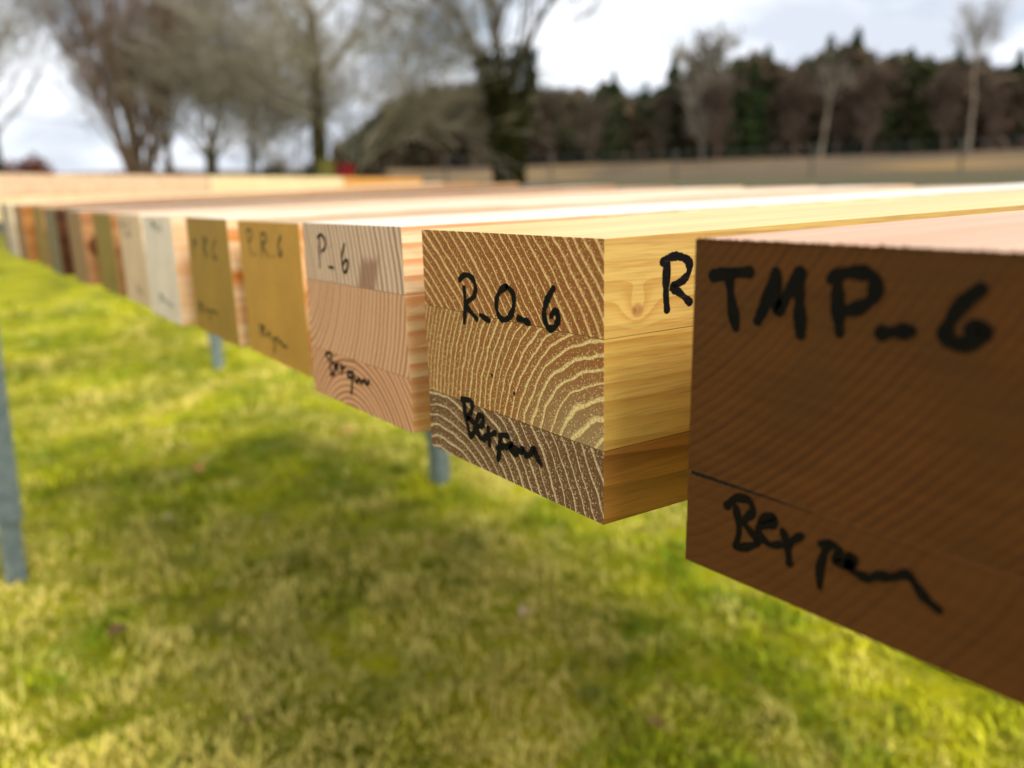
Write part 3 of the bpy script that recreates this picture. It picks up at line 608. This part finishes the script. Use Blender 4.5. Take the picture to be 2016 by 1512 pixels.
for s_ in (.25, 1.0 + LB * .50, 1.0 + LB * .75, 1.0 + LB * .95):
    p = A_ + dirB * s_ + side * .07; zg = gz(p.x, p.y)
    q = Vector((p.x, p.y, 0)) - rb.location
    bm2 = bmesh.new(); boxb(bm2, q.x - .025, q.x + .025, q.y - .025, q.y + .025, zg - .1, p.z - (.24 if s_ < 1.0 + LB * .66 else .15)); bm_obj('leg', bm2, STEEL, rb)
q0 = A_ + side * .07 - rb.location; 
bm.free()
bm = bmesh.new(); e0 = A_ + dirB * .1 + side * .07 - rb.location + Vector((0, 0, -.230)); e1 = A_ + dirB * (1.0 + LB * .655) + side * .07 - rb.location + Vector((0, 0, -.230))
chan(bm, e0, e1, .05, .042, .003, side); bm_obj('rail', bm, STEEL, rb)
bm = bmesh.new(); e0 = A_ + dirB * (1.0 + LB * .66) + side * .07 - rb.location + Vector((0, 0, -.137)); e1 = A_ + dirB * TL_ + side * .07 - rb.location + Vector((0, 0, -.137))
chan(bm, e0, e1, .05, .042, .003, side); bm_obj('rail', bm, STEEL, rb)

# ---------------------------------------------------------------- fallen leaves
def leaf(u, v, size, label, col, rz):
    d = ray(u, v); 
    t = -GZ / d.z; p = d * t
    for _ in range(4):
        t = (hgt(p.x, p.y) + .030 - GZ) / d.z; p = d * t
    s = NT('dead_leaf'); n = s.noise(s.coord(), 120, 3)
    m = s.done(s.mix(s.mapr(n, .35, .65), tuple(int(c * .7) for c in col), col), .7, n, .0006)
    root = empty('fallen_leaf', (p.x, p.y, p.z + GZ), rz); tag(root, label, 'leaf', 'dead leaves lying on the grass')
    V = []; Fc = []; n_ = 12
    for i in range(n_ + 1):
        t = i / n_; w = math.sin(math.pi * t ** .8) * .42 * (1 + .22 * math.sin(t * 26)); 
        for k in (-1, -.5, 0, .5, 1):
            V.append(((t - .5) * size, k * w * size, (abs(k) ** 1.5) * w * size * .55 + .12 * size * (t - .5) ** 2))
    for i in range(n_):
        for k in range(4): a = i * 5 + k; Fc.append((a, a + 1, a + 6, a + 5))
    o = mesh('leaf_blade', V, Fc, m, root, smooth=True)
    V = []; 
    for i in range(5):
        t = i / 4; x = -size * (.5 + .45 * t); z = .03 * size * t
        V += [(x, -.0008, z), (x, .0008, z), (x, 0, z + .0014)]
    Fc = [];
    for i in range(4):
        for k in range(3): a = i * 3 + k; b = i * 3 + (k + 1) % 3; Fc.append((a, b, b + 3, a + 3))
    mesh('stalk', V, Fc, m, root)
leaf(388, 925, .062, 'pinkish brown dead leaf on the moss, left of the steel leg', (222, 154, 90), .4)
leaf(688, 850, .058, 'pale tan dead leaf on the grass below the pale softwood beam', (214, 166, 98), 1.3)
leaf(236, 1242, .050, 'dark brown dead leaf low on the left', (118, 88, 52), 2.0)
leaf(330, 1018, .022, 'tiny cream leaf scrap in the grass, below the pinkish leaf', (226, 214, 170), .8)
leaf(1035, 1205, .038, 'pale pinkish leaf below the sharp hardwood beam', (216, 184, 140), 1.9)
leaf(1290, 1425, .032, 'dull brown leaf near the bottom edge, under the dark beam', (152, 112, 72), .2)
leaf(490, 1415, .020, 'small brown leaf at the bottom of the lawn, left of centre', (130, 90, 52), 2.6)

# ---------------------------------------------------------------- trees
class Tube:
    def __init__(s): s.V = []; s.F = []; s.n = 0
    def seg(s, p, q, a, b, k):
        d = q - p; L_ = d.length
        if L_ < 1e-6: return
        d /= L_; u = d.cross(Vector((0, 0, 1)) if abs(d.z) < .9 else Vector((1, 0, 0))).normalized(); w = d.cross(u)
        for c, r in ((p, a), (q, b)):
            for i in range(k):
                t = 2 * math.pi * i / k; s.V.append(c + u * (r * math.cos(t)) + w * (r * math.sin(t)))
        n = s.n
        for i in range(k):
            j = (i + 1) % k; s.F.append((n + i, n + j, n + k + j, n + k + i))
        s.n += 2 * k
def grow(tb, rnd, p, d, L_, r, lvl, maxl, spread, up, kids, lens=.62, minr=.004, bend=.18, tip=None):
    n = 4 if lvl < 2 else 3 if lvl < maxl else 2
    k = 8 if lvl == 0 else 5 if lvl == 1 else 3
    pts = [p]; dd = d.copy(); rr = [r]
    end = .35 if lvl else .45
    for i in range(n):
        dd = (dd + Vector((rnd.uniform(-1, 1), rnd.uniform(-1, 1), rnd.uniform(-1, 1))) * bend + Vector((0, 0, up))).normalized()
        q = pts[-1] + dd * (L_ / n); ra = max(minr, r * (1 - (1 - end) * (i + 1) / n))
        tb.seg(pts[-1], q, rr[-1], ra, k); pts.append(q); rr.append(ra)
    if lvl >= maxl: return
    m = kids[min(lvl, len(kids) - 1)]
    for j in range(m):
        t = rnd.uniform(.25 if lvl else .35, 1) if j else 1.0
        i = min(n - 1, int(t * n)); f = t * n - i; q = pts[i].lerp(pts[i + 1], f)
        ax = Vector((rnd.uniform(-1, 1), rnd.uniform(-1, 1), rnd.uniform(-.2, .5))).normalized()
        sp = spread * rnd.uniform(.6, 1.2) * (.55 if j == 0 else 1)
        nd = (dd * math.cos(sp) + (ax - dd * ax.dot(dd)).normalized() * math.sin(sp)).normalized()
        grow(tb, rnd, q, nd, L_ * lens * rnd.uniform(.75, 1.2) * (1.1 - .3 * t), max(minr, (rr[i] * (1 - f) + rr[i + 1] * f) * (.72 if j == 0 else .5)), lvl + 1, maxl, spread, up, kids, lens, minr, bend)
def bark(name, c1, c2):
    s = NT(name); n = s.noise(s.coord(), 3, 4, .6); return s.done(s.mix(s.mapr(n, .4, .6), c1, c2), .9, None, 0, .1)
BK_GREY = bark('grey_green_bark', (86, 82, 66), (112, 106, 88)); BK_DARK = bark('dark_mossy_bark', (38, 36, 18), (60, 54, 28))
BK_BROWN = bark('brown_bark', (92, 74, 58), (122, 98, 78)); TW_GREY = bark('grey_twigs', (126, 120, 106), (156, 148, 132)); TW_BROWN = bark('brown_twigs', (108, 90, 76), (136, 116, 100))
BK_PALE = bark('pale_birch_bark', (116, 104, 88), (142, 130, 112)); TW_DARK = bark('dark_twigs', (56, 48, 38), (82, 70, 56))
TW_MID = bark('mid_twigs', (78, 72, 60), (104, 98, 84))
TW_RED = bark('russet_twigs', (108, 56, 38), (136, 78, 52))

def bare_tree(u, r, trunks, label, group, seed, mt, mc, spread=.6, up=.03, kids=(5, 5, 4, 4), maxl=4, lens=.62, minr=.006, name='bare_tree', bend=.16, cl=1.5, tmin=.45):
    """trunks: list of (dx, dy, height, radius, lean x, lean y)"""
    b = foot(u, r); b.z -= .05; root = empty(name, b); tag(root, label, 'tree', group); rnd = random.Random(seed)
    for (dx, dy, h, rr, lx, ly) in trunks:
        tb = Tube(); p = Vector((dx, dy, 0)); d = Vector((lx, ly, 1)).normalized(); n = 6; pts = [p]; rs_ = [rr * 1.25]
        for i in range(n):
            d = (d + Vector((rnd.uniform(-1, 1), rnd.uniform(-1, 1), 0)) * .05).normalized(); q = pts[-1] + d * h / n; ra = rr * (1 - .45 * (i + 1) / n)
            tb.seg(pts[-1], q, rs_[-1], ra, 10); pts.append(q); rs_.append(ra)
        mesh('trunk', [tuple(v) for v in tb.V], tb.F, mt, root)
        cr = Tube(); m = kids[0]
        for j in range(m):
            t = 1.0 if j == 0 else rnd.uniform(tmin, 1); i = min(n - 1, int(t * n)); q = pts[i].lerp(pts[i + 1], t * n - i)
            ang = rnd.uniform(0, 2 * math.pi); sp = spread * rnd.uniform(.7, 1.25) * (.3 if j == 0 else 1)
            nd = (d * math.cos(sp) + Vector((math.cos(ang), math.sin(ang), 0)) * math.sin(sp)).normalized()
            grow(cr, rnd, q, nd, cl * rnd.uniform(.8, 1.2), rs_[i] * (.7 if j == 0 else .33), 1, maxl, spread, up, kids, lens, minr, bend)
        V = np.array([tuple(v) for v in cr.V]); quad = [f for f in cr.F]
        mesh('crown', V, np.array(quad), mc, root)
    return root

GT = 'bare winter trees standing beyond the racks'
# far left
bare_tree(8, 17, [(0, 0, 2.9, .085, .0, .0)], 'slim bare tree with a dark trunk at the left edge', GT, 3, BK_DARK, TW_GREY, .72, .05, (10, 6, 6, 5), 4, .64, .0045, bend=.24, cl=1.9)
# brown twiggy group
bare_tree(262, 17, [(0, 0, 1.5, .21, .0, .0), (.25, .1, 1.3, .11, .12, .1)], 'stout brown tree with a dense twiggy brownish crown, left of the grey ones', GT, 5, BK_BROWN, TW_BROWN, .36, .10, (10, 6, 6, 4), 4, .64, .005, bend=.24, cl=1.8)
bare_tree(272, 20, [(0, 0, 1.9, .12, -.05, .0)], 'brown tree half hidden behind the stout brown one', GT, 6, BK_BROWN, TW_BROWN, .40, .09, (7, 6, 5, 4), 4, .6, .005, bend=.24, cl=1.6)
bare_tree(335, 18.5, [(0, 0, 1.9, .10, .05, .0)], 'grey brown tree just right of the stout brown tree', GT, 8, BK_BROWN, TW_GREY, .55, .07, (8, 6, 5, 4), 4, .64, .005, bend=.24, cl=1.9)
bare_tree(412, 17, [(0, 0, 1.4, .12, .04, .02), (-.1, .2, 1.7, .07, -.15, .0)], 'grey tree forked from the ground, middle of the thicket', GT, 11, BK_GREY, TW_GREY, .65, .05, (8, 6, 5, 4), 4, .66, .005, bend=.24, cl=1.8)
bare_tree(492, 18, [(0, 0, 1.6, .06, .0, .05), (.25, -.1, 1.9, .05, .1, .0)], 'thin stemmed grey tree at the right of the thicket', GT, 14, BK_GREY, TW_GREY, .75, .02, (9, 6, 5, 5), 4, .66, .005, bend=.24, cl=1.5)
# dark trunk with arching boughs
bare_tree(634, 15, [(0, 0, 3.7, .17, .0, .0), (.16, .1, 1.5, .07, .32, .28), (-.2, -.1, 1.1, .06, -.25, -.1)], 'dark trunked tree with arching boughs, above the olive barrel', GT, 21, BK_DARK, TW_GREY, .85, .03, (12, 6, 6, 5), 4, .66, .0045, bend=.24, cl=2.1)
# centre
bare_tree(1003, 14.5, [(0, 0, 2.35, .20, -.01, .0)], 'big bare tree with a thick dark ivy covered trunk, in the middle', GT, 32, BK_DARK, TW_MID, .60, .05, (13, 6, 6, 5), 4, .66, .0045, bend=.2, cl=2.4, tmin=.84)

def leaf_cloud(rnd, n, fn, size):
    V = np.empty((n * 4, 3)); 
    for i in range(n):
        p = fn(rnd); a = Vector((rnd.gauss(0, 1), rnd.gauss(0, 1), rnd.gauss(0, 1))).normalized(); b = a.cross(Vector((rnd.gauss(0, 1), rnd.gauss(0, 1), rnd.gauss(0, 1)))).normalized()
        s_ = size * rnd.uniform(.5, 1.3); a *= s_; b *= s_ * .6
        V[4 * i] = p - a; V[4 * i + 1] = p + b; V[4 * i + 2] = p + a; V[4 * i + 3] = p - b
    return V, np.arange(n * 4).reshape(n, 4)
def foliage(name, c1, c2, c3=None, sc=1.5):
    s = NT(name); n = s.noise(s.coord(), sc, 4, .6); c = s.mix(s.mapr(n, .38, .62), c1, c2)
    if c3: c = s.mix(s.mapr(s.noise(s.coord(), sc * .4, 2), .5, .65, 0, .8), c, c3)
    return s.done(c, .9, None, 0, .1)
IVY = foliage('ivy_leaves', (30, 34, 12), (52, 52, 20))
def bush(u, r, w, h, label, mat, seed, n=2500, name='bush', cat_='bush', size=.06, kind=None):
    b = foot(u, r); root = empty(name, b); tag(root, label, cat_); rnd = random.Random(seed)
    az = math.atan2(b.y, b.x); tx, ty = -math.sin(az), math.cos(az)
    lobes = [(rnd.uniform(-.8, .8) * w / 2, rnd.uniform(-.4, .4) * w / 3, rnd.uniform(.35, .75) * h, rnd.uniform(.25, .45)) for _ in range(9)]
    def fn(q):
        lx, ly, lz, lr = q.choice(lobes); d = Vector((q.gauss(0, 1), q.gauss(0, 1), q.gauss(0, 1))).normalized() * q.random() ** .4
        x = lx + d.x * lr * w * .6; y = ly + d.y * lr * w * .5; z = max(.02, lz + d.z * lr * h * 1.1)
        return Vector((tx * x + math.cos(az) * y, ty * x + math.sin(az) * y, z))
    V, Fc = leaf_cloud(rnd, n, fn, size); mesh('foliage', V, Fc, mat, root)
    tb = Tube()
    for _ in range(14):
        x = rnd.uniform(-.7, .7) * w; grow(tb, rnd, Vector((0, 0, -.05)), Vector((tx * x, ty * x, .9)).normalized(), h * .7, .02, 2, 3, .5, 0, (3,), .6, .006)
    mesh('stems', [tuple(v) for v in tb.V], tb.F, TW_DARK, root)
    return root
# ivy round the centre trunk
b0 = foot(1003, 14.5)
ctr = [o for o in bpy.data.objects if o.get('label', '').startswith('big bare tree')][0]
def ivy(q):
    t = q.random(); z = .2 + 2.75 * t; rr = .20 + .14 * t + (.12 if t > .75 else 0); a = q.uniform(0, 2 * math.pi); rr *= q.uniform(.8, 1.25)
    return Vector((math.cos(a) * rr, math.sin(a) * rr, z))
V, Fc = leaf_cloud(random.Random(4), 5200, ivy, .05); mesh('ivy', V, Fc, IVY, ctr)
bush(585, 20, 1.9, 1.15, 'low dark olive bush behind the dark trunked tree', foliage('olive_bush', (58, 54, 32), (84, 76, 46)), 6, 3600)
bush(712, 24, 1.6, 1.3, 'grey brown bush right of the red crate', foliage('grey_bush', (62, 54, 42), (86, 76, 60)), 7, 2600)
RUS = foliage('russet_leaves', (84, 44, 30), (116, 66, 44))
bush(20, 26, 2.0, 1.35, 'russet leaved bush round the foot of the slim tree at the left', RUS, 8, 3000)
bush(120, 27, 2.6, .70, 'low russet brown hedge left of the stout tree', RUS, 9, 3000, name='hedge', cat_='hedge')
bush(300, 27, 1.8, .95, 'rusty brown undergrowth between the thicket trunks', RUS, 10, 2000, name='undergrowth', cat_='shrub')

# ---------------------------------------------------------------- olive barrel and red crate by the trunk
def lathe(prof, n=28):
    V = []; Fc = []
    for r_, z in prof:
        for k in range(n): t = 2 * math.pi * k / n; V.append((r_ * math.cos(t), r_ * math.sin(t), z))
    for j in range(len(prof) - 1):
        for k in range(n): a = j * n + k; b = j * n + (k + 1) % n; Fc.append((a, b, b + n, a + n))
    Fc.append(tuple(range(n))[::-1]); Fc.append(tuple(range((len(prof) - 1) * n, len(prof) * n)))
    return V, Fc
b = foot(644, 13.6); root = empty('barrel', b); tag(root, 'olive green barrel like drum at the foot of the dark trunked tree', 'barrel')
H_ = at(644, 314, 13.6).z - b.z
prof = [(.135, 0), (.15, .03), (.158, H_ * .3), (.166, H_ * .32), (.158, H_ * .34), (.16, H_ * .62), (.168, H_ * .64), (.16, H_ * .66), (.15, H_ - .06), (.14, H_ - .02)]
V, Fc = lathe(prof); mesh('drum_body', V, Fc, simple('olive_plastic', (86, 82, 6), .5, .2), root, smooth=True)
V, Fc = lathe([(.145, H_ - .02), (.15, H_ - .015), (.15, H_ + .01), (.13, H_ + .015)]); mesh('lid', V, Fc, simple('olive_lid', (80, 76, 8), .5, .2), root, smooth=True)
b = foot(678, 14.2); H_ = at(678, 322, 14.2).z - b.z; root = empty('crate_stand', b, .4)
tag(root, 'grey post stand beneath the red crate', 'stand')
bm = bmesh.new(); 
for sx in (-.09, .09):
    for sy in (-.09, .09): boxb(bm, sx - .02, sx + .02, sy - .02, sy + .02, -.05, H_ - .30)
boxb(bm, -.13, .13, -.13, .13, H_ - .30, H_ - .27); bm_obj('frame', bm, simple('grey_frame', (90, 92, 96), .6), root)
root = empty('red_crate', b + Vector((0, 0, H_ - .268)), .4); tag(root, 'small dark red crate right of the olive barrel', 'crate')
bm = bmesh.new(); w = .135; t = .008; hh = .262
boxb(bm, -w, w, -w, -w + t, 0, hh); boxb(bm, -w, w, w - t, w, 0, hh); boxb(bm, -w, -w + t, -w + t, w - t, 0, hh); boxb(bm, w - t, w, -w + t, w - t, 0, hh); boxb(bm, -w + t, w - t, -w + t, w - t, .001, t)
bm_obj('crate_walls', bm, simple('red_plastic', (128, 12, 14), .45, .2), root)
bm = bmesh.new()
for a_, b_, c_, d_ in ((-w - .01, w + .01, -w - .01, -w - .0005), (-w - .01, w + .01, w + .0005, w + .01), (-w - .01, -w - .0005, -w, w), (w + .0005, w + .01, -w, w)): boxb(bm, a_, b_, c_, d_, hh - .03, hh + .004)
bm_obj('rim', bm, simple('red_rim', (116, 12, 14), .45, .2), root)

# ---------------------------------------------------------------- wire fence in the field
fr = empty('wire_fence', foot(1600, 38)); tag(fr, 'thin post and wire fence crossing the pale field', 'fence')
us = [880, 1085, 1328, 1595, 1886, 2150]; PP = []
wood_p = simple('weathered_post', (92, 86, 76), .9, .3)
for k, u in enumerate(us):
    p = foot(u, 36 + k * .5) - fr.location; PP.append(p); bm = bmesh.new()
    r_ = bmesh.ops.create_cone(bm, cap_ends=True, segments=8, radius1=.06, radius2=.05, depth=1.5)
    for v in bm.verts: v.co += p + Vector((0, 0, .55))
    bm_obj('post', bm, wood_p, fr)
for hz in (.35, .75, 1.12):
    tb = Tube()
    for a_, b_ in zip(PP, PP[1:]): tb.seg(a_ + Vector((0, 0, hz)), b_ + Vector((0, 0, hz)), .004, .004, 4)
    mesh('wire', [tuple(v) for v in tb.V], tb.F, STEEL, fr)

# ---------------------------------------------------------------- the forest across the field
PROF = [(650, 300), (700, 262), (740, 225), (780, 196), (860, 166), (960, 160), (1060, 168), (1130, 178), (1200, 172), (1260, 205), (1300, 190), (1350, 150), (1400, 155), (1440, 138), (1500, 125),
        (1540, 165), (1600, 122), (1660, 105), (1700, 128), (1780, 135), (1840, 145), (1900, 140), (1960, 165), (2016, 160), (2120, 140), (2250, 150)]
def ptop(u): return float(np.interp(u, [p[0] for p in PROF], [p[1] for p in PROF])) - 26 * min(1, max(0, (u - 1150) / 200))
def woodland():
    rnd = random.Random(77); VV = []
    N = 110000
    for i in range(N):
        u = rnd.uniform(660, 2300); r_ = rnd.uniform(107, 145)
        zt = at(u, ptop(u) + 12 + 30 * mnoise.noise(Vector((u * .04, r_ * .1, 1))), r_).z; b_ = foot(u, r_)
        t = rnd.random(); z = b_.z + (zt - b_.z) * t
        VV.append((b_.x, b_.y, z))
    P = np.array(VV); rng = np.random.default_rng(3)
    a = rng.normal(size=(N, 3)); a[:, 2] *= 1.8; a /= np.linalg.norm(a, axis=1)[:, None]; c = np.cross(a, rng.normal(size=(N, 3))); c /= np.linalg.norm(c, axis=1)[:, None]
    s_ = rng.uniform(.3, .9, N)[:, None]; V = np.stack([P - a * s_, P + c * s_ * .35, P + a * s_, P - c * s_ * .35], 1).reshape(-1, 3)
    s = NT('woodland_twigs'); co = s.coord(); n = s.noise(co, .12, 3, .6); n2 = s.noise(co, .6, 3, .6)
    col = s.mix(s.mapr(n, .42, .6), (88, 76, 60), (108, 90, 76)); col = s.mix(s.mapr(s.noise(s.scale(co, (1, 1, .3)), .2, 2), .47, .56, 0, .85), col, (54, 68, 42)); col = s.mix(s.mapr(n2, .5, .35, 0, .6), col, (70, 60, 46))
    o = mesh('woodland', V, np.arange(N * 4).reshape(N, 4), s.done(col, .95, None, 0, .05))
    tag(o, 'dark mass of mixed winter woodland beyond the pale field', 'woodland', kind='stuff')
woodland()
SPR = [foliage('spruce_needles', (40, 56, 32), (62, 80, 42), sc=.8), foliage('spruce_needles_olive', (40, 50, 24), (66, 78, 34), sc=.8)]
def spruce_mesh(seed, n=2600):
    rnd = random.Random(seed)
    def fn(q):
        z = q.random() ** .8; w = (1 - z) ** .75 * .26 * (1 + .25 * math.sin(z * 40)); a = q.uniform(0, 2 * math.pi); rr = w * q.random() ** .5
        return Vector((math.cos(a) * rr, math.sin(a) * rr, .08 + z * .92 - rr * .25))
    return leaf_cloud(rnd, n, fn, .022)
SM = [spruce_mesh(i) for i in range(3)]
CM = None
def spruce(u, r_, v, label, k, mat):
    b_ = foot(u, r_); h = at(u, v, r_).z - b_.z
    root = empty('spruce_tree', b_); tag(root, label, 'tree', 'pointed spruces at the edge of the far wood')
    V, Fc = SM[k % 3]; m_ = mesh('crown', V * np.array([h, h, h]) * np.array([[.9, .9, 1]]), Fc, mat, root)
    tb = Tube(); tb.seg(Vector((0, 0, -.1)), Vector((0, 0, h * .95)), h * .018, h * .003, 7); mesh('trunk', [tuple(x) for x in tb.V], tb.F, BK_BROWN, root)
for k, (u, v, lb, mi) in enumerate([
    (1208, 140, 'slim dark spruce tip just right of the big centre tree', 0), (1268, 160, 'lower dark spruce in the dip of the wood', 0), (1322, 106, 'narrow dark spruce left of the wispy grey birch', 0),
    (1448, 120, 'dark spruce between the wispy birch and the tall green one', 0), (1500, 92, 'tall full green spruce, most solid green in the middle of the wood', 0), (1477, 118, 'spruce overlapping the left of the tall full green one', 0),
    (1617, 72, 'tall spiky spruce, left one of the twin highest tips', 0), (1668, 58, 'highest spruce of the wood, right one of the twin tips', 0), (1735, 110, 'dark spruce right of the twin highest tips', 0),
    (1772, 98, 'broad olive green spruce right of centre of the wood', 1), (1805, 112, 'olive green spruce overlapping the right of the broad one', 1), (1862, 96, 'dark spruce between the olive ones and the pale bare pole tree', 0),
    (1978, 100, 'dark spruce right of the pale pole tree', 0), (2010, 140, 'spruce cut by the right edge of the photo', 0)]):
    spruce(u, 108 + (k * 7 % 5) * .8, v, lb, k, SPR[mi])
def wood_tree_mesh(seed):
    rnd = random.Random(seed); cr = Tube(); grow(cr, rnd, Vector((0, 0, .04)), Vector((0, 0, 1)), .50, .012, 0, 4, .85, .07, (13, 6, 5, 4), .56, .003, .12)
    for j in range(7):
        a_ = rnd.uniform(0, 6.28); grow(cr, rnd, Vector((0, 0, .02)), Vector((math.cos(a_) * .28, math.sin(a_) * .28, 1)).normalized(), .26, .005, 2, 4, .6, .03, (5, 6, 5), .6, .003, .12)
    return np.array([tuple(v) for v in cr.V]), np.array([f for f in cr.F if True][:]) if False else cr.F
WT = []
for sd_ in (1, 2, 3):
    cr = wood_tree_mesh(sd_); WT.append(cr)
FAR_DARK = bark('dark_olive_twigs', (54, 46, 32), (72, 62, 44))
RB = [bark('reddish_brown_twigs', (90, 76, 64), (110, 94, 82)), bark('grey_brown_twigs', (86, 76, 62), (108, 98, 82))]
def wood_tree(u, r_, v, label, k, mt, mc, wide=1.0):
    b_ = foot(u, r_); h = at(u, v, r_).z - b_.z; V, Fc = WT[k % 3]; wv_ = wide * (.75 + .5 * ((k * 37) % 10) / 10); V = V / V[:, 2].max() * h * np.array([[wv_, wv_, 1]])
    root = empty('bare_tree', b_); tag(root, label, 'tree', 'bare trees at the edge of the far wood')
    quads = np.array([f for f in Fc]); mesh('crown', V, quads, mc, root)
    tb = Tube(); tb.seg(Vector((0, 0, -.1)), Vector((0, 0, h * .22)), h * .014, h * .010, 7); mesh('trunk', [tuple(x) for x in tb.V], tb.F, mt, root)
for k, (u, v, lb, mt, mc) in enumerate([
    (770, 190, 'brown bare tree at the left shoulder of the far wood', BK_BROWN, FAR_DARK), (862, 158, 'rounded brown bare tree left of the centre tree', BK_BROWN, FAR_DARK), (935, 146, 'brown bare tree just behind the centre trunk, on its left', BK_BROWN, FAR_DARK),
    (1090, 160, 'brown bare tree just right of the centre trunk', BK_BROWN, RB[1]), (1160, 168, 'grey brown tree left of the slim dark spruce tip', BK_BROWN, RB[1]), (1380, 38, 'tall wispy pale grey birch rising above the wood', BK_PALE, TW_GREY),
    (1560, 130, 'reddish brown bare tree left of the twin highest spruces', BK_BROWN, RB[0]), (1640, 105, 'reddish brown bare tree in front of the twin highest spruces', BK_PALE, RB[0]), (1700, 118, 'reddish bare tree right of the twin spruces', BK_BROWN, RB[0]),
    (1850, 120, 'reddish brown bare tree left of the pale pole tree', BK_BROWN, RB[0]), (1945, 148, 'reddish bare tree right of the pale pole tree', BK_BROWN, RB[0]), (1300, 170, 'grey brown bare tree in the dip of the wood', BK_BROWN, RB[1]),
    (1410, 140, 'brown bare tree right of the wispy grey birch', BK_BROWN, RB[0])]):
    wood_tree(u, 104 + (k * 5 % 4), v, lb, k, mt, mc, 1.0)
# leaning pale trunk in front of the wood
def pale_stem(u0, v1, u1, r_, rad_, label, group=None, crown=None, mc=None):
    b_ = foot(u0, r_); t_ = at(u1, v1, r_) - b_; root = empty('birch_tree', b_); tag(root, label, 'tree', group)
    tb = Tube(); n = 8; pr = Vector((0, 0, -.1)); rnd = random.Random(int(u0))
    for i in range(n):
        q = t_ * ((i + 1) / n) + Vector((rnd.uniform(-.1, .1), rnd.uniform(-.1, .1), 0)) * rad_ * 4; tb.seg(pr, q, rad_ * (1 - .6 * i / n), rad_ * (1 - .6 * (i + 1) / n), 8); pr = q
    mesh('trunk', [tuple(x) for x in tb.V], tb.F, BK_PALE, root)
    cr = Tube()
    for j in range(crown[0]):
        f = rnd.uniform(crown[1], 1); q = t_ * f; a_ = rnd.uniform(0, 6.28); grow(cr, rnd, q, Vector((math.cos(a_) * .6, math.sin(a_) * .6, .8)).normalized(), crown[2], rad_ * .3, 2, 4, .6, .02, (5, 5, 4), .65, crown[3])
    mesh('crown', np.array([tuple(x) for x in cr.V]), np.array(cr.F), mc or TW_GREY, root)
pale_stem(1610, 160, 1640, 92, .20, 'pale leaning trunk standing in front of the reddish trees', crown=(8, .6, 2.2, .02))
pale_stem(1900, 60, 1925, 62, .13, 'tall thin pale pole tree with a small tuft of twigs on top, at the right', crown=(34, .72, 1.5, .012))
